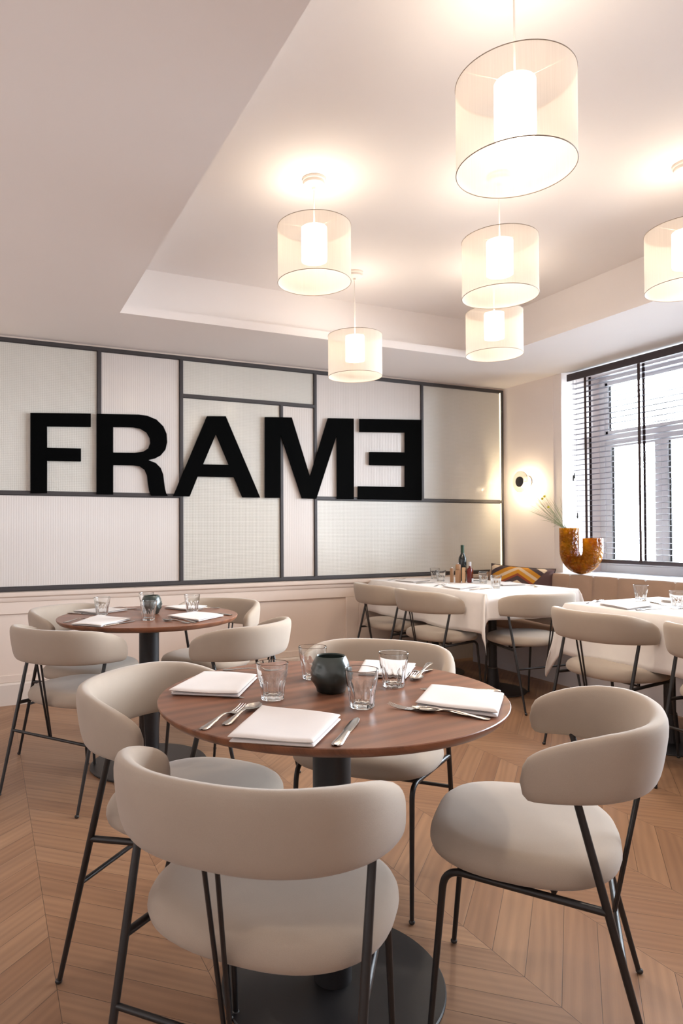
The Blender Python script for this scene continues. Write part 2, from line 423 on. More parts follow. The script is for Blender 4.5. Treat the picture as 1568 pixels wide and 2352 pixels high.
struct('baseboard_back', MB().prism([(0, 0), (-0.022, 0), (-0.022, 0.138), (-0.016, 0.150), (0, 0.150)], lambda a, b, t: (t, YB-0.014+a, b), XL, 4.3), M['baseboard'], 'painted skirting board along the back wall', 'skirting board', smooth=False)
# window wall
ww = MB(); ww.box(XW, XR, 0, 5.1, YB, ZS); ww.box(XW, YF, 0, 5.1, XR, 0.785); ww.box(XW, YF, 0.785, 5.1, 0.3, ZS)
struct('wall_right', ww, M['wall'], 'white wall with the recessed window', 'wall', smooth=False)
mt = MB(); mt.box(XW-0.005, XR+0.0, 0.75, XW, XR+0.10, ZS-0.005); mt.box(XW-0.009, XR+0.085, 0.75, XW, XR+0.10, ZS-0.005)
struct('trim_3', mt, M['wall'], 'narrow vertical casing beside the window recess', 'moulding', bevel=0.003)
struct('wall_front', bx(XL-0.1, YF-0.1, 0, 5.1, YF, ZT+.05), M['wall'], 'pale wall behind the photographer', 'wall', smooth=False)
struct('wall_left', bx(XL-0.1, YF, 0, XL, YB+0.1, ZS), M['wall'], 'pale wall far to the left', 'wall', smooth=False)
# window
win = thing('window_1', 'white timber window with upper lights and casements behind the blind', 'window'); win['kind'] = 'structure'
XG = 5.0
fr = MB()
fr.box(XG-0.03, 4.21, 0.80, XG+0.05, XR, ZS); fr.box(XG-0.03, 0.3, 0.80, XG+0.05, 4.21, 0.87)
fr.box(XG-0.03, 0.3, 2.47, XG+0.05, 4.21, ZS); fr.box(XG-0.035, 0.3, 1.94, XG+0.05, 4.21, 2.01)
fr.build('window_frame', M['white'], win, bevel=0.004)
ys = [(4.21-.535*k, 4.21-.535*(k+1)) for k in range(7)]
for a, b in ys:
    cs = MB(); e, e2 = 0.06, 0.055
    cs.box(XG-0.02, b, 0.87, XG+0.03, b+e, 1.94); cs.box(XG-0.02, a-e2, 0.87, XG+0.03, a, 1.94)
    cs.box(XG-0.02, b+e, 0.87, XG+0.03, a-e2, 0.915); cs.box(XG-0.02, b+e, 1.895, XG+0.03, a-e2, 1.94)
    co = cs.build('casement', M['white'], win, bevel=0.003)
    gk = MB(); gk.box(XG+0.0, a-e2-0.012, 0.915, XG+0.01, a-e2, 1.895); gk.box(XG, b+e, 0.915, XG+0.01, a-e2-0.012, 0.920)
    gk.build('gasket', M['ink'], co)
    bx(XG+0.004, b+e, 0.915, XG+0.008, a-e2-0.012, 1.895).build('pane', M['thin'], co, smooth=False)
for a, b in ((4.21, 2.07), (2.07, 0.465)):
    uf = MB(); uf.box(XG-0.02, b, 2.01, XG+0.03, b+0.04, 2.47); uf.box(XG-0.02, a-0.03, 2.01, XG+0.03, a, 2.47)
    uf.box(XG-0.02, b, 2.01, XG+0.03, a, 2.045); uf.box(XG-0.02, b, 2.44, XG+0.03, a, 2.47)
    uo = uf.build('upper_light', M['white'], win, bevel=0.003)
    bx(XG, a-0.042, 2.045, XG+0.01, a-0.03, 2.44).build('gasket', M['ink'], uo)
    bx(XG+0.004, b+0.04, 2.045, XG+0.008, a-0.042, 2.44).build('pane', M['thin'], uo, smooth=False)
sl = bx(4.435, 0.3, 0.785, 4.97, XR, 0.808)
o = sl.build('windowsill', M['white'], None, bevel=0.004); tag(o, 'deep white windowsill behind the banquette', 'windowsill', None, 'structure')

# ------------------------------------------------------------------ glazed grid on the back wall
gp = thing('glazed_wall_grid', 'large dark metal grid of textured frosted glass panes on the back wall', 'wall panel', (0, YB, 0))
GX0, GX1, GZ0, GZ1 = 0.012, 4.505, 0.775, 2.512
vb = [(0.745, 1.455, GZ1), (1.353, GZ0, GZ1), (2.186, GZ0, 2.212), (2.494, GZ0, GZ1), (3.569, 1.455, GZ1), (GX1-0.012, GZ0, GZ1), (GX0+0.012, GZ0, GZ1)]
hb = [(GX0, GX1, GZ1-0.012), (GX0, GX1, GZ0+0.012), (GX0, 1.353, 1.447), (1.353, 2.494, 2.213), (2.494, GX1, 1.447)]
for x, z0, z1 in vb:
    b = MB(); b.box(x-0.012, -0.018, z0, x+0.012, 0, z1); b.box(x-0.017, -0.010, z0, x+0.017, 0, z1); b.build('frame_bar', M['bar'], gp, smooth=False, bevel=0.002)
for x0, x1, z in hb:
    b = MB(); b.box(x0, -0.0185, z-0.012, x1, 0, z+0.012); b.box(x0, -0.0105, z-0.017, x1, 0, z+0.017); b.build('frame_bar', M['bar'], gp, smooth=False, bevel=0.002)
panes = [(GX0+.015, 0.745, 1.447, 2.5, 'g'), (0.745, 1.353, 1.447, 2.5, 'r'), (GX0+.015, 1.353, 0.787, 1.447, 'r'), (1.353, 2.494, 2.213, 2.5, 'g'), (1.353, 2.186, 0.787, 2.213, 'g'),
         (2.186, 2.494, 0.787, 2.213, 'r'), (2.494, 3.569, 1.447, 2.5, 'r'), (3.569, 4.49, 1.447, 2.5, 'g'), (2.494, 4.49, 0.787, 1.447, 'g')]
for x0, x1, z0, z1, k in panes:
    pn = bx(x0+0.01, -0.006, z0+0.01, x1-0.01, -0.002, z1-0.01).build('glass_pane', M['pane_grid' if k == 'g' else 'pane_reed'], gp, smooth=False)
    if k == 'g': tag(pn, 'frosted pane with a fine square wired texture')
for xs in (4.468, 0.048): bx(xs, -0.0105, 0.80, xs+.008, -0.0062, 2.49).build('light_strip', M['led'], gp, smooth=False)

# the sign
PT = {
 'F': [[(0.28, 2.004), (0.685, 2.027), (0.685, 1.93), (0.389, 1.916), (0.39, 1.767), (0.617, 1.772), (0.617, 1.679), (0.39, 1.675), (0.39, 1.448), (0.281, 1.445)]],
 'R': [[(0.725, 2.028), (1.024, 2.043), (1.092, 2.038), (1.16, 2.014), (1.211, 1.967), (1.236, 1.912), (1.24, 1.849), (1.227, 1.792), (1.191, 1.747), (1.148, 1.722), (1.098, 1.709), (1.154, 1.689), (1.191, 1.653), (1.21, 1.604), (1.216, 1.554), (1.223, 1.498), (1.233, 1.463), (1.245, 1.444), (1.119, 1.444), (1.104, 1.483), (1.095, 1.538), (1.089, 1.594), (1.07, 1.636), (1.036, 1.659), (0.987, 1.665), (0.842, 1.662), (0.842, 1.447), (0.725, 1.446)],
       [(0.842, 1.939), (0.987, 1.946), (1.042, 1.938), (1.085, 1.913), (1.109, 1.873), (1.113, 1.836), (1.098, 1.796), (1.061, 1.771), (0.999, 1.758), (0.842, 1.753)]],
 'A': [[(1.552, 2.067), (1.704, 2.077), (1.992, 1.444), (1.841, 1.444), (1.771, 1.6), (1.477, 1.598), (1.413, 1.443), (1.286, 1.444)], [(1.624, 1.932), (1.728, 1.697), (1.52, 1.693)]],
 'M': [[(2.035, 2.092), (2.272, 2.105), (2.435, 1.625), (2.605, 2.121), (2.854, 2.134), (2.85, 1.445), (2.688, 1.444), (2.688, 1.981), (2.493, 1.443), (2.361, 1.444), (2.172, 1.958), (2.166, 1.445), (2.033, 1.444)]],
 'E': [[(2.91, 2.135), (3.552, 2.169), (3.546, 1.445), (2.89, 1.445), (2.891, 1.557), (3.37, 1.562), (3.372, 1.749), (3.005, 1.742), (3.006, 1.856), (3.373, 1.868), (3.374, 2.043), (2.91, 2.022)]],
}
sign = thing('wall_sign', 'large black FRAME lettering with a mirrored last letter on the glazed grid', 'sign', (0, 4.961, 0))
for ch in 'FRAME':
    cu = bpy.data.curves.new('letter', 'CURVE'); cu.dimensions = '2D'; cu.fill_mode = 'BOTH'; cu.extrude = 0.005
    for loop in PT[ch]:
        sp = cu.splines.new('POLY'); sp.points.add(len(loop)-1); sp.use_cyclic_u = True
        for i, (a, b) in enumerate(loop): sp.points[i].co = (a, b, 0, 1)
    tmp = bpy.data.objects.new('tmp', cu); dg = bpy.context.evaluated_depsgraph_get()
    COL.objects.link(tmp); dg.update(); me = bpy.data.meshes.new_from_object(tmp.evaluated_get(dg)); bpy.data.objects.remove(tmp)
    me.name = 'letter'; me.materials.clear(); me.materials.append(M['letter'])
    lo = bpy.data.objects.new('letter', me); COL.objects.link(lo); lo.parent = sign; lo.rotation_euler = (PI/2, 0, 0); lo.location = (0, -0.0052, 0)
    # a curve lies in local XY: rotated so that its Y is world Z

# ------------------------------------------------------------------ pendants
def make_pendant(name, label):
    # root at the ceiling; shade heights are placed per lamp
    r = thing(name, label, 'lamp', group='drum pendant lamps')
    return r
SR, SH = 0.1735, 0.266
def shade_parts(root, drop):
    """drop = distance from ceiling to shade bottom"""
    MB().lathe([(0.0001, 0), (0.056, 0), (0.056, -0.012), (0.050, -0.016), (0.050, -0.028), (0.044, -0.034), (0.012, -0.040), (0.010, -0.052), (0.0001, -0.054)], 32).build('canopy', M['canopy'], root, angle=35)
    MB().tube([(0, 0, -0.05), (0, 0, -drop+SH-0.004)], 0.0032, 8).build('cord', M['cord'], root)
    z0 = -drop
    sh = MB().lathe([(SR, z0), (SR, z0+SH*0.5), (SR, z0+SH)], 72).build('shade', M['shade'], root, angle=80)
    for z in (z0, z0+SH):
        rr = MB(); rr.tube([(SR*math.cos(2*PI*i/72), SR*math.sin(2*PI*i/72), z) for i in range(73)], 0.0016, 6, caps=False); rr.build('rim', M['rim'], sh)
    sp = MB()
    for k in range(3):
        a = k*2*PI/3+0.6; sp.tube([(0, 0, z0+SH-0.004), (SR*math.cos(a), SR*math.sin(a), z0+SH-0.003)], 0.0014, 6)
    sp.build('spider_frame', M['cord'], sh)
    MB().lathe([(0.0001, z0+SH-0.006), (0.061, z0+SH-0.006), (0.061, z0+0.104), (0.054, z0+0.104), (0.050, z0+0.110), (0.0001, z0+0.110)], 40).build('inner_shade', M['diffuser'], root, angle=60)
def bulb(root, z, energy, up, cone):
    ld = bpy.data.lights.new('bulb_light', 'SPOT'); ld.energy = energy; ld.color = (1.0, .87, .72); ld.spot_size = math.radians(cone); ld.spot_blend = 1.0; ld.shadow_soft_size = .04
    o = bpy.data.objects.new('bulb_light', ld); COL.objects.link(o); o.parent = root; o.location = (0, 0, z); o.rotation_euler = (PI if up else 0, 0, 0)
pend = [(1.415, 2.821, 2.355, 'drum pendant lamp with its canopy nearest the left edge of the ceiling tray'),
        (2.168, 3.742, 2.173, 'lowest small drum pendant lamp hanging in front of the glazed wall'),
        (1.443, 1.528, 2.26, 'largest-looking drum pendant lamp nearest the viewer at the top'),
        (2.197, 2.435, 2.276, 'drum pendant lamp directly below the largest one and above the smallest on the right'),
        (2.905, 3.275, 2.279, 'drum pendant lamp furthest back in the right column, partly behind another shade'),
        (2.914, 2.01, 2.277, 'drum pendant lamp cut off by the right edge of the picture')]
for x, y, zb, lab in pend:
    r = thing('pendant_lamp', lab, 'lamp', (x, y, ZT), 0.3, 'drum pendant lamps'); shade_parts(r, ZT-zb); bulb(r, zb-ZT+.06, BULB_DOWN, False, 150); bulb(r, zb-ZT+SH+.005, BULB_UP, True, 165)

# ------------------------------------------------------------------ chairs
TOPT = [(-.30, .766), (-.22, .764), (-.163, .757), (-.12, .747), (-.082, .736), (-.04, .720), (-.01, .702), (.0, .694), (.012, .682)]
BOTT = [(-.30, .610), (-.10, .609), (-.02, .606), (.012, .608)]
def interp(x, tb):
    if x <= tb[0][0]: return tb[0][1]
    for (a, p), (b, q) in zip(tb, tb[1:]):
        if x <= b: return p+(q-p)*(x-a)/(b-a)
    return tb[-1][1]
def chair_proto():
    root = thing('dining_chair', 'x', 'chair')
    bl = M['black']
    # seat
    def outline(a):
        c_, s_ = math.cos(a), math.sin(a); n = 2/(3.0 if s_ > 0 else 2.5)
        x = 0.25*math.copysign(abs(c_)**n, c_); y = math.copysign(abs(s_)**n, s_)
        return (x*(1-0.06*max(0, y)), 0.012+(0.222 if y > 0 else 0.215)*y)
    prof = [(0.0, .479), (0.3, .479), (0.6, .4775), (0.8, .474), (0.91, .468), (0.965, .458), (0.995, .444), (1.0, .432), (0.985, .421), (0.95, .414), (0.88, .411), (0.5, .412), (0.0, .412)]
    N = 56; m = MB()
    def fn(i, j):
        q, z = prof[i]; x, y = outline(2*PI*j/N); q = max(q, 1e-4); return (x*q, 0.012+(y-0.012)*q, z)
    m.grid(fn, len(prof), N, wrap_v=True); m.build('seat', M['fabric'], root, angle=80)
    # backrest
    A, B, yc = 0.259, 0.241, -0.03
    path = []
    for k in range(61):
        a = -PI/2+PI*k/60; n = 2/2.35
        path.append((A*math.copysign(abs(math.sin(a))**n, a) if k != 30 else 0.0, yc-B*abs(math.cos(a))**n))
    path = [(-A, 0.010), (-A, 0.004), (-A, -0.006), (-A, -0.018)]+path+[(A, -0.018), (A, -0.006), (A, 0.004), (A, 0.010)]
    K = len(path); S = 22
    ends = {0: 0.0, 1: 0.72, 2: 0.93, 3: 0.99}
    def sec(i, j):
        x, y = path[i]; i0, i1 = max(0, i-1), min(K-1, i+1)
        d = Vector((path[i1][0]-path[i0][0], path[i1][1]-path[i0][1])).normalized(); nrm = Vector((d.y, -d.x))
        rear = min(1, max(0, (-0.04-y)/0.22)); rear = rear*rear*(3-2*rear)
        front = min(1, max(0, (y+0.045)/0.055))
        top = interp(y, TOPT)-0.002; bot = interp(y, BOTT)
        zc = (top+bot)/2; hh = (top-bot)/2; th = 0.0235-0.002*front
        q = ends.get(min(i, K-1-i), 1.0)
        a = 2*PI*j/S; ca, sa = math.cos(a), math.sin(a); p = 2/3.0
        nn = th*math.copysign(abs(ca)**p, ca)*max(q, 0.001); zz = hh*math.copysign(abs(sa)**p, sa)*(max(q, 0.001) if q < 0.9 else 1-(1-q)*0.5)
        nn += 0.012*rear*(zz/hh)
        return (x+nrm.x*nn, y+nrm.y*nn, zc+zz)
    m = MB(); m.grid(sec, K, S, wrap_v=True); m.build('backrest', M['fabric'], root, angle=80)
    T, R, F, Kc = (.242, -.102, .612), (.242, -.260, 0), (.196, .216, 0), (.191, .180, .400)
    def onleg(z):
        t = z/.61; return tuple(R[i]+(Vector(T)-Vector(R))[i]*t for i in range(3))
    for s in (-1, 1):
        fx = lambda p: (s*p[0], p[1], p[2])
        lg = MB(); lg.tube([fx(tuple(Vector(R)+(Vector(T)-Vector(R))*0.012)), fx(onleg(.25)), fx(onleg(.45)), fx(onleg(.625))], [.0066, .0084, .0088, .0080], 12)
        l1 = lg.build('leg', bl, root); MB().sphere(fx((R[0], R[1]-0.0, .0075)), .0095, 8, (1, 1, .78)).build('glide', bl, l1)
        J = onleg(.392)
        pts = path_round([(F[0], F[1], .008), Kc, J], 0.045)
        lg = MB(); lg.tube([fx(p) for p in pts], [.0066]+[.0084]*(len(pts)-1), 12)
        l2 = lg.build('leg', bl, root); MB().sphere(fx((F[0], F[1], .0075)), .0095, 8, (1, 1, .78)).build('glide', bl, l2)
        rd = MB(); rd.tube([(s*.0055, -.186, .276), (s*.0135, -.253, .635)], .0046, 8); rd.build('back_rod', bl, root)
    st = MB(); p = onleg(.274); st.tube([(-p[0], p[1], p[2]), (p[0], p[1], p[2])], .0066, 10); st.build('stretcher', bl, root)
    for y in (.125, -.055):
        z = .40-.008*(.18-y)/.33
        sb = MB(); sb.tube([(-.20, y, z-.001), (.20, y, z-.001)], .0055, 8)
        for s in (-1, 1): sb.tube([(s*.195, y, z), (s*.195, y, .416)], .0075, 8)
        sb.build('seat_support', bl, root)
    return root
chairs = [
 ((.53, 1.264, -.827), 'grey-beige upholstered chair nearest the viewer, seen from behind', 'a'),
 ((.531, 1.834, -2.384), 'grey-beige chair at the left side of the near round table, facing right', 'a'),
 ((1.19, 1.977, 2.306), 'grey-beige chair on the far side of the near round table, facing the viewer', 'a'),
 ((1.225, 1.269, .763), 'grey-beige chair at the right side of the near round table, seat fully visible', 'a'),
 ((.411, 3.234, -.94), 'grey-beige chair at the far round table, furthest left with its back to the viewer', 'b'),
 ((1.04, 3.03, .62), 'grey-beige chair at the far round table, nearer and right, with its back to the viewer', 'b'),
 ((.516, 3.792, -2.45), 'grey-beige chair behind the far round table on the left, against the panelled wall', 'b'),
 ((1.179, 3.76, 2.229), 'grey-beige chair behind the far round table on the right, curled back near the wall', 'b'),
 ((2.945, 4.509, -1.60), 'grey-beige chair at the back white-clothed table, closest to the back wall', 'c'),
 ((2.955, 3.929, -1.54), 'grey-beige chair at the long left side of the back white-clothed table, near its draped corner', 'c'),
 ((3.376, 3.508, -.048), 'grey-beige chair at the near short end of the back white-clothed table', 'c'),
 ((3.036, 2.525, -1.62), 'grey-beige chair at the front white-clothed table, wholly in view', 'd'),
 ((3.032, 1.855, -1.57), 'grey-beige chair at the front white-clothed table, cut off by the right edge', 'd')]
GR = {'a': 'chairs around the near round table', 'b': 'chairs around the far round table', 'c': 'chairs at the back clothed table', 'd': 'chairs at the front clothed table'}
proto = chair_proto(); bpy.context.view_layer.update()
for i, ((x, y, th), lab, gk_) in enumerate(chairs):
    o = proto if i == 0 else copy_tree(proto)
    o.location = (x, y, 0); o.rotation_euler = (0, 0, th); o['label'] = lab; o['group'] = GR[gk_]

# ------------------------------------------------------------------ tables
def round_table(x, y, label, rz):
    t = thing('round_table', label, 'table', (x, y, 0), rz, 'round walnut tables')
    MB().lathe([(0.0001, .723), (.420, .723), (.436, .728), (.4465, .738), (.4495, .7455), (.4498, .7482), (.4485, .75), (0.0001, .75)], 128).build('tabletop', M['walnut'], t, angle=30)
    MB().lathe([(.050, .010), (.050, .722)], 40).build('column', M['blackmetal'], t)
    MB().lathe([(0.0001, 0), (.287, 0), (.29, .003), (.29, .007), (.287, .010), (0.0001, .010)], 96).build('base_plate', M['blackmetal'], t, angle=30)
    MB().lathe([(0.0001, .712), (.16, .712), (.16, .722), (0.0001, .722)], 40).build('mounting_plate', M['blackmetal'], t, angle=30)
    return t
round_table(.829, 1.565, 'round walnut table in the foreground, laid for four', 0.15)
round_table(.76, 3.414, 'round walnut table further back on the left, near the wall', -0.1)

def clothed_table(x0, x1, y0, y1, label, clabel, colxy, drops, seed, tip):
    t = thing('rectangular_table', label, 'table', ((x0+x1)/2, (y0+y1)/2, 0), 0, 'rectangular clothed tables')
    cx, cy = (x0+x1)/2, (y0+y1)/2
    bx(x0-cx+.01, y0-cy+.01, .722, x1-cx-.01, y1-cy-.01, .749).build('tabletop', M['walnut'], t, smooth=False)
    for (a, b) in colxy:
        co = MB().lathe([(.05, .008), (.048, .03), (.036, .165), (.030, .17), (.030, .722)], 28, (a-cx, b-cy, 0)).build('column', M['blackmetal'], t)
        MB().lathe([(.0355, .163), (.037, .166), (.0355, .169)], 28, (a-cx, b-cy, 0)).build('collar', M['steel'], co)
        MB().lathe([(0.0001, 0), (.235, 0), (.238, .004), (.236, .008), (.05, .012), (0.0001, .012)], 64, (a-cx, b-cy, 0)).build('base_plate', M['blackmetal'], t, angle=30)
    # cloth
    rnd = random.Random(seed); zt = .755
    dl, dr, dn, df = drops      # left, right, near, far overhang
    m = MB()
    hx, hy = (x1-x0)/2, (y1-y0)/2
    nr = 14
    def ring(frac):
        pts = []
        def side(ax, ay, bx_, by_, nx_, ny_, drop, n):
            for k in range(n):
                u = k/n; px, py = ax+(bx_-ax)*u, ay+(by_-ay)*u
                L_ = math.hypot(bx_-ax, by_-ay)
                wv = .011*math.sin(u*L_*13+seed)*math.sin(PI*u)+.006*math.sin(u*L_*29+2*seed)
                rr = drop*frac; off = .012*min(1, rr/.03)+(wv+.012)*frac
                z = zt-.006*min(1, frac*8)-rr+(.006*math.sin(u*L_*9+seed*1.7))*frac
                pts.append((px+nx_*off, py+ny_*off, z))
        def corner(px, py, n1, n2, d1, d2, n):
            for k in range(n):
                ph = PI/2*k/n
                rho = 1/max(math.cos(ph)/d1 if math.cos(ph) > 1e-6 else 0, math.sin(ph)/d2 if math.sin(ph) > 1e-6 else 0) if True else 0
                rho *= 1+tip*math.sin(2*ph)**2
                rr = rho*frac
                sw = math.sin(2*ph)
                out = .012*min(1, rr/.03)+.012*frac+rr*(.20*sw+.10*math.sin(4*ph)*0.6)
                # fold the two flanks towards the diagonal crease
                ang = ph+0.42*math.sin(2*ph*2)*frac
                dx = n1[0]*math.cos(ang)+n2[0]*math.sin(ang); dy = n1[1]*math.cos(ang)+n2[1]*math.sin(ang)
                z = zt-.006*min(1, frac*8)-math.sqrt(max(0, rr*rr-(rr*.20*sw)**2))
                pts.append((px+dx*out, py+dy*out, z))
        N_, C_ = 44, 24
        side(x1, y0, x1, y1, 1, 0, dr, N_); corner(x1, y1, (1, 0), (0, 1), dr, df, C_)
        side(x1, y1, x0, y1, 0, 1, df, N_); corner(x0, y1, (0, 1), (-1, 0), df, dl, C_)
        side(x0, y1, x0, y0, -1, 0, dl, N_); corner(x0, y0, (-1, 0), (0, -1), dl, dn, C_)
        side(x0, y0, x1, y0, 0, -1, dn, N_); corner(x1, y0, (0, -1), (1, 0), dn, dr, C_)
        return pts
    base = ring(0.0)
    top = [(p[0]-(0.02 if p[0] > cx else -0.02)*0, p[1], zt) for p in base]
    inner = [(cx+(p[0]-cx)*.97, cy+(p[1]-cy)*.985, zt+.0005) for p in base]
    rings = [[(cx, cy, zt+.0005)]*len(base), inner, top]+[ring(f) for f in (.02, .06, .13, .22, .32, .43, .55, .67, .79, .9, 1.0)]
    m.grid(lambda i, j: rings[i][j], len(rings), len(base), wrap_v=True)
    o = m.build('tablecloth', M['cloth'], None, angle=75)
    md = o.modifiers.new('solid', 'SOLIDIFY'); md.thickness = .0015; md.offset = 1
    tag(o, clabel, 'tablecloth', 'white tablecloths')
clothed_table(3.0, 3.84, 3.49, 4.93, 'rectangular pedestal table hidden under the cloth near the back wall', 'white tablecloth on the back table under the bottles', ((3.40, 3.88), (3.42, 4.60)), (.262, .28, .17, .03), 1, .30)
clothed_table(3.045, 3.84, 1.25, 2.865, 'rectangular pedestal table under the cloth at the right edge', 'white tablecloth on the table cut off by the right edge', ((3.43, 2.50), (3.43, 1.55)), (.285, .28, .28, .26), 2, .16)

# ------------------------------------------------------------------ banquette, cushion
bq = thing('banquette', 'brown channel-tufted banquette running under the window', 'bench', (4.2, 2.9, 0))
def bench_back():
    m = MB(); pitch = .234; y_top = 4.86; n = 0; prof = []
    def fn(i, j):
        y = 4.83-i*.0117; u = ((y-4.113) / pitch) % 1.0
        puff = math.sin(PI*u)**.40
        sec = [(4.432, .42), (4.432, .60), (4.432, .785), (4.431, .797), (4.427, .805), (4.420, .808), (4.411, .805), (4.403, .796), (4.397, .778), (4.390, .70), (4.382, .60), (4.372, .5), (4.362, .44)]
        x, z = sec[j]; k = 0 if j < 3 else min(1, (j-2)/4)
        return (x+.040*(1-puff)*k-4.2, y-2.9, z-.012*(1-puff)*(1 if 3 <= j <= 8 else 0))
    m.grid(fn, 306, 13)
    return m
ob = bench_back().build('backrest', M['velvet'], bq, angle=70)
rt = MB()
def ret(i, j):
    # rounded return of the backrest along the back wall
    x = 4.245+(4.52-4.245)*i/24; t = min(1, i/7); q = math.sqrt(max(0, 1-(1-t)**2)); q = max(q, .02)
    sec = [(4.925, .42), (4.925, .78), (4.915, .812), (4.893, .828), (4.868, .828), (4.846, .812), (4.836, .78), (4.832, .6), (4.825, .42)]
    y, z = sec[j]; yc_ = 4.88; zc_ = .6
    return (x-4.2, yc_+(y-yc_)*q-2.9, (zc_+(z-zc_)*(.72+.28*q)))
rt.grid(ret, 25, 9); rt.build('corner_backrest', M['velvet'], bq, angle=70)
MB().box(-.28, -1.6, .36, .16, 1.90, .45).build('seat', M['velvet'], bq, bevel=.02)
MB().box(-.22, -1.6, 0, .3, 1.90, .36).build('plinth', M['darkplinth'], bq, smooth=False)

cu = thing('cushion', 'patterned rectangular cushion in mustard, cream and dark brown at the corner of the banquette', 'cushion', (4.33, 4.46, .705), 0)
def pil(off):
    m = MB(); N = 29; hw, hh, th = .27, .16, .06
    for s in (-1, 1):
        def fn(i, j):
            u, v = -1+2*i/(N-1), -1+2*j/(N-1)
            b = ((1-u**4)*(1-v**4))
            pinch = 1-.07*(1-abs(u)**3)*abs(v)**2-.0; pinch2 = 1-.05*(1-abs(v)**3)*abs(u)**2
            return (u*hw*pinch2, s*th*max(0, b)**.55, v*hh*pinch)
        m.grid(fn, N, N)
    return m
pc = pil(0).build('cover', M['pillow'], cu, angle=60)
N = 29; edge = []
for (u, v) in [(-1+2*i/28, -1) for i in range(28)]+[(1, -1+2*i/28) for i in range(28)]+[(1-2*i/28, 1) for i in range(28)]+[(-1, 1-2*i/28) for i in range(29)]:
    edge.append((u*.27*(1-.05*(1-abs(v)**3)*abs(u)**2), 0, v*.16*(1-.07*(1-abs(u)**3)*abs(v)**2)))
MB().tube(edge, .004, 6, caps=False).build('piping', M['piping'], cu)
cu.rotation_euler = (math.radians(-14), math.radians(4), math.radians(-52)); cu.location = (4.24, 4.47, .705)

# ------------------------------------------------------------------ blind
XB = 4.58
bd = thing('venetian_blind', 'dark brown wooden venetian blind across the window', 'blind', (XB, 3.2, 2.52))
y1b, y0b = 4.232-3.2, 0.33-3.2
Z0 = -2.52
bx(-.035, y0b, 2.452+Z0, -.022, y1b, 2.512+Z0).build('valance', M['valance'], bd, bevel=.002)
bx(-.022, y0b, 2.47+Z0, .03, y1b-.01, 2.512+Z0).build('headrail', M['valance'], bd, bevel=.002)
bx(-.026, y0b, .906+Z0, .026, y1b-.03, .938+Z0).build('bottom_rail', M['valance'], bd, bevel=.004)
nsl = 34; z = 2.425
for k in range(nsl):
    z = 2.425-k*(2.425-.985)/(nsl-1)
    m = MB(); m.add([(-.025, y0b, z+Z0), (-.009, y0b, z+.0025+Z0), (.009, y0b, z+.0025+Z0), (.025, y0b, z+Z0), (-.025, y1b-.035, z+Z0), (-.009, y1b-.035, z+.0025+Z0), (.009, y1b-.035, z+.0025+Z0), (.025, y1b-.035, z+Z0),
                     (-.025, y0b, z+Z0-.002), (-.009, y0b, z+.0005+Z0), (.009, y0b, z+.0005+Z0), (.025, y0b, z+Z0-.002), (-.025, y1b-.035, z+Z0-.002), (-.009, y1b-.035, z+.0005+Z0), (.009, y1b-.035, z+.0005+Z0), (.025, y1b-.035, z+Z0-.002)],
                    [(0, 4, 5, 1), (1, 5, 6, 2), (2, 6, 7, 3), (8, 9, 13, 12), (9, 10, 14, 13), (10, 11, 15, 14), (0, 8, 12, 4), (3, 7, 15, 11), (0, 1, 9, 8), (1, 2, 10, 9), (2, 3, 11, 10), (4, 12, 13, 5), (5, 13, 14, 6), (6, 14, 15, 7)])
    m.build('slat', M['slat'], bd, smooth=False)
for yt in (4.045, 3.541, 3.037, 2.533, 2.03, 1.525, 1.02, .52):
    m = MB(); m.box(-.0275, yt-.012-3.2, .92+Z0, -.0262, yt+.012-3.2, 2.46+Z0); m.box(.0262, yt-.012-3.2, .92+Z0, .0275, yt+.012-3.2, 2.46+Z0)
    m.build('ladder_tape', M['tape'], bd, smooth=False)
for yt, zz, n_ in ((4.175, 1.62, 2), (4.135, 1.30, 1)):
    m = MB()
    for q in range(n_): m.tube([(-.030, yt-3.2-q*.012, 2.46+Z0), (-.030, yt-3.2-q*.012, zz+q*.02+Z0)], .0011, 6)
    co = m.build('cord', M['tape'], bd)
    for q in range(n_): MB().lathe([(.001, .03), (.004, .028), (.0065, .0), (.0065, -.018), (.001, -.02)], 12, (-.030, yt-3.2-q*.012, zz+q*.02-.008+Z0)).build('tassel', M['ink'], co)

# ------------------------------------------------------------------ vase with dried flowers
vz = thing('vase', 'u-shaped amber hammered glass vase on the windowsill', 'vase', (4.468, 4.03, .808))
def u_path():
    R_ = .121; yc_, zc_ = 0.0, .078+R_
    pts = [(0, R_, .384), (0, R_, .33), (0, R_, .27), (0, R_, .23)]
    for k in range(0, 25):
        a = PI*k/24; pts.append((0, R_*math.cos(a), zc_-R_*math.sin(a)))
    pts += [(0, -R_, .23), (0, -R_, .26), (0, -R_, .300)]
    return pts
up = u_path()
m = MB(); m.tube(up, [.077]*len(up), 40, caps=False)
inn = up[:]; mi = MB(); mi.tube(inn, [.072]*len(inn), 40, caps=False)
k = len(up); base = len(m.v); m.add(mi.v, mi.f)
for r0 in (0, (k-1)*40):
    m.f += [(r0+j, r0+(j+1) % 40, base+r0+(j+1) % 40, base+r0+j) for j in range(40)]
m.build('vase_body', M['amber'], vz, angle=60)
gr = MB(); rg = random.Random(3)
tips = [(4.504, 1.437), (4.479, 1.378), (4.452, 1.473), (4.364, 1.298), (4.325, 1.26), (4.216, 1.461), (4.123, 1.42), (4.055, 1.345), (4.40, 1.34), (4.27, 1.40), (4.17, 1.36), (4.44, 1.42), (4.31, 1.33)]
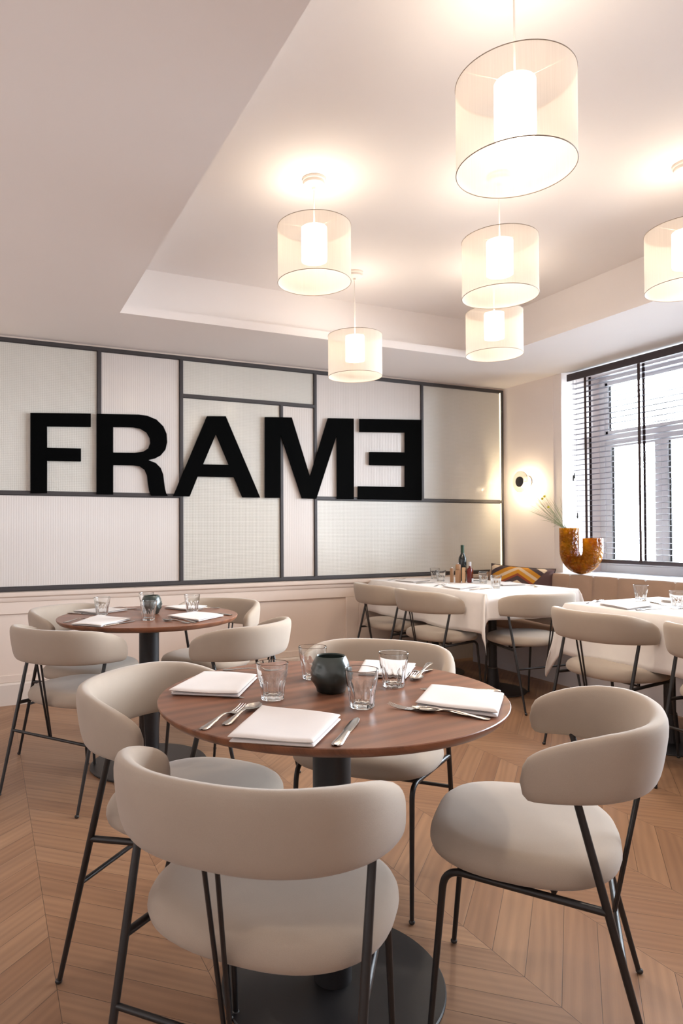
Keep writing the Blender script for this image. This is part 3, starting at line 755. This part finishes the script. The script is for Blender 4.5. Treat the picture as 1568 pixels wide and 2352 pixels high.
for i in range(62):
    ty, tz = tips[i % len(tips)]; ty += rg.gauss(0, .022); tz += rg.gauss(0, .03); tx = rg.uniform(4.33, 4.50)
    p0 = Vector((4.468+rg.uniform(-.02, .02), 4.11+rg.uniform(-.01, .02), .95)); p1 = Vector((4.468+rg.uniform(-.03, .03), 4.15+min(.05, max(-.04, (ty-4.15)*.28))+rg.uniform(-.006, .006), 1.192)); p2 = Vector((tx, ty, tz))
    pts = []
    for q in range(9):
        t = q/8
        pts.append(p0.lerp(p1, t*2) if t <= .5 else p1.lerp(p2, (t-.5)*2)+Vector((0, (ty-4.15)*.12, .022))*math.sin((t-.5)*2*PI)*.8)
    gr.tube(pts, [.0011, .0011, .0010, .0009, .0008, .0007, .0009, .0012, .0003], 4)
go = gr.build('dried_grass', M['stem'], None); tag(go, 'sprays of fine dried grass standing in the tall arm of the amber vase', 'dried grass', None, 'stuff')
for i, (yy, zz, lab) in enumerate(((4.362, 1.468, 'yellow ball flower, upper right of the close pair in the vase'), (4.387, 1.449, 'yellow ball flower, lower left of the close pair in the vase'), (4.318, 1.374, 'yellow ball flower, lowest one in the amber vase'))):
    f = thing('ball_flower', lab, 'flower', (4.455, 4.15+.012*i, 1.0), 0, 'yellow ball flowers in the vase')
    tip = Vector((4.41-4.455, yy-4.15-.012*i, zz-1.0))
    MB().tube([(0, 0, 0), (0, .025, .195), (tip.x*.6, tip.y*.6, tip.z*.75), tuple(tip)], .0012, 6).build('stem', M['stem'], f)
    MB().sphere(tuple(tip), .0105, 10).build('flower_head', M['ydisc'], f)

# ------------------------------------------------------------------ wall sconce
sc = thing('wall_sconce', 'round glass wall light with a black centre disc on the wall beside the window', 'wall lamp', (XW, 4.668, 1.617))
def ydisc(prof, n=48):
    m = MB().lathe(prof, n); m.v = [(-z_, y_, x_) for x_, y_, z_ in m.v]; return m      # axis along -X
ydisc([(.0001, 0), (.052, 0), (.052, .012), (.0001, .012)]).build('wall_plate', M['canopy'], sc, angle=30)
ydisc([(.010, .012), (.010, .088)], 16).build('stem', M['canopy'], sc)
ydisc([(.0001, .079), (.034, .079), (.034, .085), (.0001, .085)]).build('light_ring', M['sconce_led'], sc, angle=30)
ydisc([(.0001, .088), (.096, .088), (.098, .091), (.096, .094), (.0001, .094)]).build('glass_disc', M['glass'], sc, angle=30)
ydisc([(.0001, .096), (.047, .096), (.048, .100), (.046, .106), (.0001, .107)]).build('centre_disc', M['bar'], sc, angle=30)
pl = bpy.data.lights.new('sconce_light', 'POINT'); pl.energy = 9; pl.color = (1, .80, .52); pl.shadow_soft_size = .03
po = bpy.data.objects.new('sconce_light', pl); COL.objects.link(po); po.parent = sc; po.location = (-.05, 0, -0.03)

# ------------------------------------------------------------------ tableware
def make_glass(label):
    g = thing('tumbler', label, 'glass')
    nf = 10
    outer = [(.0275, 0), (.0295, .003), (.030, .012), (.0315, .028), (.033, .042), (.0355, .050), (.0362, .054), (.0375, .060), (.040, .078), (.0415, .0915)]
    inner = [(.0405, .0928), (.0393, .0915), (.0378, .078), (.0348, .058), (.0325, .052), (.0295, .042), (.0275, .024), (.0262, .013), (.020, .0105), (.0001, .010)]
    prof = [(.0001, .0015), (.020, .0015)]+outer+inner
    def mod(i, a):
        z = prof[i][1]
        if i < 2 or i > 2+len(outer)-1: return 1
        k = max(0, min(1, (.0545-.004*abs(math.sin(nf*a/2))**2*1.0-z)/.004)) if z > .004 else .5
        return 1+.022*k-.105*k*abs(math.sin(nf*a/2))**.6*0-.095*k*(1-abs(math.cos(nf*a/2)))**.0*(abs(math.sin(nf*a/2))**1.5)
    MB().lathe(prof, 108, mod=mod).build('bowl', M['glass'], g, angle=28)
    return g
gl0 = None
def put_glass(x, y, z, label, group, rz):
    global gl0
    if gl0 is None: gl0 = make_glass(label); o = gl0
    else: o = copy_tree(gl0)
    o.location = (x, y, z); o.rotation_euler = (0, 0, rz); o['label'] = label; o['group'] = group
def put(lst, z, labels, group, jit=0):
    for i, (x, y) in enumerate(lst): put_glass(x, y, z, labels[i], group, i*.7)
put([(.666, 1.578), (.864, 1.746), (.831, 1.411), (1.021, 1.562)], .75,
    ['clear tumbler left on the near round table, between two napkins', 'clear tumbler behind and left of the dark candle holder on the near table', 'clear tumbler in front of the dark candle holder on the near table', 'clear tumbler right of the candle holder on the near table'], 'tumblers on the near round table')
put([(.544, 3.527), (.80, 3.66), (.718, 3.236), (.995, 3.445)], .75,
    ['clear tumbler on the left of the far round table', 'clear tumbler peeking out behind the candle holder of the far table', 'clear tumbler in front of the candle holder of the far table', 'clear tumbler on the right of the far round table'], 'tumblers on the far round table')
put([(3.54, 4.76), (3.404, 4.497), (3.585, 4.19), (3.365, 3.80)], .7566,
    ['clear tumbler, leftmost on the back clothed table', 'clear tumbler left of the wooden mills on the back clothed table', 'clear tumbler right of the red-brown bottle, behind another one', 'clear tumbler nearest the front corner of the back clothed table'], 'tumblers on the back clothed table')
put([(3.528, 2.747), (3.352, 2.39)], .7566,
    ['clear tumbler standing behind the napkin on the right-hand clothed table', 'clear tumbler cut off by the right edge of the picture'], 'tumblers on the front clothed table')

def candle_holder(x, y, label):
    t = thing('candle_holder', label, 'candle holder', (x, y, .75), 0, 'dark glass candle holders')
    prof = [(.0001, .002), (.034, .002), (.038, .004), (.0405, .013), (.0465, .024), (.0535, .034), (.0515, .041), (.0555, .050), (.0525, .057), (.0535, .064), (.049, .071), (.0495, .076), (.0425, .089), (.0405, .094), (.038, .0965), (.0355, .0935), (.042, .078), (.047, .055), (.044, .03), (.034, .012), (.0001, .010)]
    def mod(i, a): return 1+(.014*math.sin(5*a+i*1.3) if 2 < i < 13 else 0)
    MB().lathe(prof, 60, mod=mod).build('bowl', M['candle'], t, angle=60)
    return t
candle_holder(.835, 1.578, 'dark green faceted glass candle holder on the near round table')
candle_holder(.785, 3.47, 'dark green faceted glass candle holder on the far round table')

def napkin(quad, z, label, group, h=.016, seed=0):
    """folded linen napkin on four table points"""
    q = [Vector((a, b, 0)) for a, b in quad]; c0 = sum(q, Vector())/4
    t = []
    m = MB(); rn = random.Random(seed)
    layers = 2; hl = h/layers
    for l in range(layers):
        z0 = l*hl; shr = .995-.018*(layers-1-l)*rn.uniform(.4, 1); off = rn.uniform(-.002, .002)
        N_, M_ = 16, 14
        def P(u, v):
            a = q[0]*(1-u)*(1-v)+q[1]*u*(1-v)+q[2]*u*v+q[3]*(1-u)*v
            return (a-c0)*shr
        def wob(u, v): return .0016*math.sin(5*u+seed)*math.sin(4*v+l)
        def rnd_(u, v):
            e = min(u, 1-u, v, 1-v); return min(1, math.sqrt(max(0, e)/.045))
        top = lambda i, j: (lambda p, u, v: (p.x+off, p.y, z0+hl*.5+hl*.48*rnd_(u, v)+wob(u, v)*(l+1)/layers))(P(i/(N_-1), j/(M_-1)), i/(N_-1), j/(M_-1))
        bot = lambda i, j: (lambda p, u, v: (p.x+off, p.y, z0+hl*.5-hl*.48*rnd_(u, v)+wob(u, v)*(l+1)/layers*(1 if l else 0)))(P(i/(N_-1), j/(M_-1)), i/(N_-1), j/(M_-1))
        us = [0, .012, .03, .06, .1]+[.1+.8*k/(N_-10) for k in range(1, N_-10)]+[.9, .94, .97, .988, 1]
        N2 = len(us)
        m.grid(lambda i, j: (lambda p, u, v: (p.x+off, p.y, z0+hl*.5+hl*.48*rnd_(u, v)+wob(u, v)*(l+1)/layers))(P(us[i], us[j]), us[i], us[j]), N2, N2)
        m.grid(lambda i, j: (lambda p, u, v: (p.x+off, p.y, z0+hl*.5-hl*.48*rnd_(u, v)+wob(u, v)*(l+1)/layers*(1 if l else 0)))(P(us[i], us[j]), us[i], us[j]), N2, N2)
    o = m.build('folded_napkin', M['linen'], None, angle=80); o.location = (c0.x, c0.y, z+.0004)
    tag(o, label, 'napkin', group); return o
g1 = 'napkins on the near round table'
napkin([(.443, 1.283), (.585, 1.179), (.726, 1.324), (.599, 1.484)], .75, 'folded white napkin nearest the viewer on the near round table', g1, .018, 1)
napkin([(.435, 1.722), (.588, 1.613), (.716, 1.804), (.588, 1.913)], .75, 'folded white napkin at the left of the near round table', g1, .018, 2)
napkin([(.941, 1.348), (1.054, 1.187), (1.198, 1.326), (1.085, 1.482)], .75, 'folded white napkin at the right of the near round table', g1, .018, 3)
napkin([(.985, 1.70), (1.092, 1.605), (1.225, 1.745), (1.105, 1.855)], .75, 'folded white napkin at the back of the near round table, behind the tumblers', g1, .016, 4)
g2 = 'napkins on the far round table'
napkin([(.354, 3.207), (.468, 3.073), (.639, 3.269), (.514, 3.46)], .75, 'folded white napkin at the front left of the far round table', g2, .012, 5)
napkin([(.42, 3.72), (.52, 3.565), (.70, 3.66), (.62, 3.79)], .75, 'folded white napkin at the back left of the far round table', g2, .012, 6)
napkin([(.90, 3.67), (.984, 3.515), (1.13, 3.60), (1.05, 3.74)], .75, 'folded white napkin at the back right of the far round table', g2, .012, 7)
napkin([(.822, 3.288), (.913, 3.054), (1.086, 3.194), (.995, 3.40)], .75, 'folded white napkin at the front right of the far round table', g2, .012, 8)
g3 = 'napkins on the back clothed table'
napkin([(3.076, 4.043), (3.034, 3.79), (3.33, 3.92), (3.38, 4.14)], .7566, 'white napkin near the draped corner of the back clothed table', g3, .012, 9)
napkin([(3.094, 4.70), (3.107, 4.453), (3.34, 4.55), (3.36, 4.78)], .7566, 'white napkin at the far left of the back clothed table', g3, .012, 10)
napkin([(3.60, 4.12), (3.52, 3.90), (3.72, 3.87), (3.78, 4.10)], .7566, 'white napkin on the window side of the back clothed table', g3, .012, 11)
g4 = 'napkins on the front clothed table'
napkin([(3.117, 2.692), (3.05, 2.455), (3.294, 2.481), (3.389, 2.765)], .7566, 'white napkin at the left end of the right-hand clothed table', g4, .012, 12)
napkin([(3.562, 2.649), (3.60, 2.50), (3.79, 2.53), (3.76, 2.70)], .7566, 'white napkin behind the tumblers at the right edge of the picture', g4, .012, 13)

def strip_mesh(secs, n=9):
    """secs: (s, halfwidth, z, thick, dish) along +X"""
    m = MB(); K_ = len(secs)
    def top(i, j):
        s_, w_, z_, t_, d_ = secs[i]; v = -1+2*j/(n-1); return (s_, v*w_, z_+t_/2*(1-v**4)-d_*(1-v*v))
    def bot(i, j):
        s_, w_, z_, t_, d_ = secs[i]; v = -1+2*j/(n-1); return (s_, v*w_, z_-t_/2*(1-v**4)-d_*(1-v*v))
    m.grid(top, K_, n); m.grid(bot, K_, n); return m
def hnd(L0):
    return [(0, .003, .004, .002, 0), (.003, .0085, .004, .0026, 0), (.015, .0105, .0045, .003, 0), (.035, .0085, .0065, .003, 0), (.06, .0055, .0095, .0032, 0), (.085, .0038, .0125, .0036, 0), (.105, .0034, .0125, .0036, 0)]
def mk_fork():
    m = strip_mesh(hnd(0)+[(.120, .0042, .0095, .003, 0), (.130, .009, .0065, .002, .001), (.140, .012, .0045, .002, .0018), (.150, .0122, .004, .002, .0018), (.158, .012, .0042, .002, .0015)])
    for k in range(4):
        y = -.0102+k*.0068; m.add(*(lambda q: (q.v, q.f))(MB().tube([(.156, y, .0038), (.170, y, .0048), (.185, y*.98, .0078), (.200, y*.96, .0125)], [.0015, .0014, .0012, .0006], 6)))
    return m
def mk_spoon():
    b = []
    for k in range(13):
        t = k/12; b.append((.122+.062*t, max(.003, .0195*math.sin(PI*min(1, t*.93+.05))**.62), .0088+.001*t, .0016, .0062*math.sin(PI*min(1, t))))
    return strip_mesh(hnd(0)+b)
def mk_knife():
    m = strip_mesh([(0, .004, .004, .004, 0), (.004, .0105, .004, .0065, 0), (.02, .0115, .0042, .0075, 0), (.05, .0095, .0042, .0075, 0), (.08, .0085, .0042, .007, 0), (.096, .0075, .0042, .0065, 0)])
    return m
def mk_blade(): 
    return strip_mesh([(.094, .0068, .0042, .003, 0), (.104, .0095, .004, .0022, 0), (.14, .0105, .004, .002, 0), (.175, .0100, .004, .0018, 0), (.198, .0068, .004, .0014, 0), (.208, .0015, .004, .001, 0)])
protos = {}
def cutlery(kind, a, b, z, label, group, tilt=0, flip=False):
    """a = handle end, b = working end (table points)"""
    ax, ay = a; ang = math.atan2(b[1]-ay, b[0]-ax)
    if kind not in protos:
        t = thing(kind, label, {'fork': 'fork', 'spoon': 'spoon', 'table_knife': 'knife'}[kind])
        if kind == 'fork': mk_fork().build('fork_body', M['steel'], t, angle=60)
        elif kind == 'spoon': mk_spoon().build('spoon_body', M['steel'], t, angle=60)
        else:
            mk_knife().build('handle', M['steel'], t, angle=60); mk_blade().build('blade', M['steel'], t, angle=60)
        protos[kind] = t; o = t
    else: o = copy_tree(protos[kind])
    o.location = (ax, ay, z-.0015); o.rotation_euler = (PI if flip else 0, -tilt, ang)
    if flip: o.location.z = z+.0145
    o['label'] = label; o['group'] = group
    return o
c1 = 'cutlery on the near round table'
Zt = .75
cutlery('table_knife', (.631, 1.175), (.788, 1.347), Zt, 'knife right of the nearest napkin on the near round table', c1)
cutlery('table_knife', (.452, 1.755), (.616, 1.600), Zt, 'knife in front of the left napkin on the near round table', c1)
cutlery('table_knife', (1.238, 1.385), (1.048, 1.506), Zt, 'knife half hidden behind the right napkin on the near table', c1)
cutlery('fork', (.423, 1.393), (.614, 1.566), Zt, 'fork lying outermost left of the nearest napkin, tines up', c1)
cutlery('spoon', (.478, 1.405), (.645, 1.565), Zt, 'spoon partly under the left edge of the nearest napkin', c1)
cutlery('fork', (1.017, 1.230), (.885, 1.385), Zt, 'fork in front of the right napkin, closest to its fold', c1)
cutlery('spoon', (1.035, 1.190), (.912, 1.355), Zt, 'spoon outermost in front of the right napkin', c1)
cutlery('fork', (.665, 1.965), (.812, 1.835), Zt, 'fork tip rising behind the left tumbler on the near table', c1)
cutlery('fork', (1.279, 1.745), (1.12, 1.625), Zt, 'fork at the back right of the near table, tines down', c1, flip=True)
cutlery('spoon', (1.245, 1.700), (1.09, 1.575), Zt, 'spoon beside the tines-down fork at the back right of the near table', c1)
c2 = 'cutlery on the far round table'
cutlery('fork', (.335, 3.305), (.464, 3.408), Zt, 'fork left of the front left napkin on the far table', c2)
cutlery('table_knife', (.477, 3.1), (.678, 3.239), Zt, 'knife right of the front left napkin on the far table', c2)
cutlery('table_knife', (.392, 3.69), (.531, 3.54), Zt, 'knife in front of the back left napkin on the far table', c2)
cutlery('fork', (.60, 3.81), (.745, 3.72), Zt, 'fork pointing to the candle holder on the far table', c2)
cutlery('fork', (1.185, 3.56), (1.03, 3.50), Zt, 'fork right of the back right napkin on the far table', c2)
cutlery('fork', (.895, 3.03), (.803, 3.22), Zt, 'fork in front of the front right napkin on the far table', c2)
cutlery('spoon', (.86, 3.02), (.765, 3.20), Zt, 'spoon in front of the front right napkin on the far table', c2)
cutlery('table_knife', (1.135, 3.215), (1.04, 3.395), Zt, 'knife at the right edge of the far round table', c2)
c3 = 'cutlery on the clothed tables'; Zc = .7566
cutlery('table_knife', (3.095, 4.40), (3.335, 4.44), Zc, 'knife beside the far left napkin on the back clothed table', c3)
cutlery('table_knife', (3.075, 3.735), (3.30, 3.775), Zc, 'knife nearest the draped corner of the back clothed table', c3)
cutlery('fork', (3.08, 4.79), (3.27, 4.82), Zc, 'fork at the far end of the back clothed table', c3)
cutlery('fork', (3.05, 4.11), (3.24, 4.20), Zc, 'fork behind the front napkin on the back clothed table', c3)
cutlery('fork', (3.76, 3.86), (3.66, 3.70), Zc, 'fork near the window-side corner of the back clothed table', c3)
cutlery('table_knife', (3.08, 2.425), (3.29, 2.43), Zc, 'knife in front of the napkin on the right-hand clothed table', c3)
cutlery('fork', (3.105, 2.765), (3.29, 2.82), Zc, 'fork at the far left corner of the right-hand clothed table', c3)
cutlery('table_knife', (3.50, 2.66), (3.45, 2.56), Zc, 'knife beyond the tumbler on the right-hand clothed table', c3)

# condiments on the back table
def lathe_thing(name, label, cat, loc, parts, n=28):
    t = thing(name, label, cat, loc)
    for pn, prof, mat in parts: MB().lathe(prof, n).build(pn, mat, t, angle=40)
    return t
lathe_thing('wine_bottle', 'tall dark wine bottle with a green capsule on the back clothed table', 'bottle', (3.606, 4.47, .7566), [
    ('bottle_body', [(.0001, 0), (.031, 0), (.0325, .004), (.0325, .175), (.030, .195), (.020, .213), (.0145, .228), (.0138, .24)], M['wine']),
    ('capsule', [(.0142, .232), (.0147, .24), (.0142, .285), (.0147, .288), (.0147, .297), (.0001, .298)], M['capsule'])])
t = thing('liquor_bottle', 'square red-brown bottle with a clear stopper on the back clothed table', 'bottle', (3.525, 4.278, .7566), .5)
bx(-.025, -.02, 0, .025, .02, .118).build('bottle_body', M['redglass'], t, bevel=.012)
MB().lathe([(.014, .116), (.010, .124), (.010, .136)], 20).build('neck', M['redglass'], t)
MB().lathe([(.0001, .134), (.0105, .134), (.0105, .166), (.0001, .168)], 20).build('stopper', M['greycap'], t, angle=40)
bx(-.016, -.0215, .008, .016, -.0202, .036).build('paper_label', M['wlabel'], t, smooth=False)
t = thing('wooden_block', 'square wooden salt mill, leftmost beside the tall mill', 'mill', (3.428, 4.383, .7566), .45)
bx(-.012, -.012, 0, .012, .012, .112).build('mill_body', M['cork'], t, bevel=.003)
MB().lathe([(.0001, .112), (.004, .112), (.005, .118), (.003, .124), (.0001, .125)], 14).build('knob', M['steel'], t, angle=40)
t = thing('pepper_mill', 'tall wooden pepper mill with a steel knob in front of the wine bottle', 'mill', (3.444, 4.325, .7566), .45)
bx(-.018, -.018, 0, .018, .018, .105).build('mill_body', M['cork'], t, bevel=.004)
MB().lathe([(.0001, .107), (.019, .107), (.0205, .111), (.0205, .140), (.018, .146), (.0001, .147)], 28).build('mill_head', M['cork'], t, angle=40)
MB().lathe([(.0001, .146), (.006, .146), (.008, .152), (.007, .159), (.0001, .161)], 16).build('knob', M['steel'], t, angle=60)
t = thing('wooden_block', 'square wooden bottle block with a black printed mark, right of the tall mill', 'mill', (3.487, 4.307, .7566), .45)
bx(-.012, -.012, 0, .012, .012, .122).build('block_body', M['label'], t, bevel=.003)
mk = MB(); mk.add([(-.008, -.0127, .095), (.005, -.0127, .083), (.009, -.0127, .091), (-.001, -.0127, .101)], [(0, 1, 2, 3)]); mk.box(-.004, -.0128, .010, .004, -.0122, .026)
mk.build('printed_mark', M['ink'], t, smooth=False)
t = thing('side_plate', 'small round white dish behind the bottles on the back clothed table', 'plate', (3.70, 4.42, .7566))
MB().lathe([(.0001, 0), (.03, 0), (.034, .003), (.055, .010), (.056, .012), (.034, .006), (.0001, .005)], 40).build('dish', M['white'], t, angle=50)
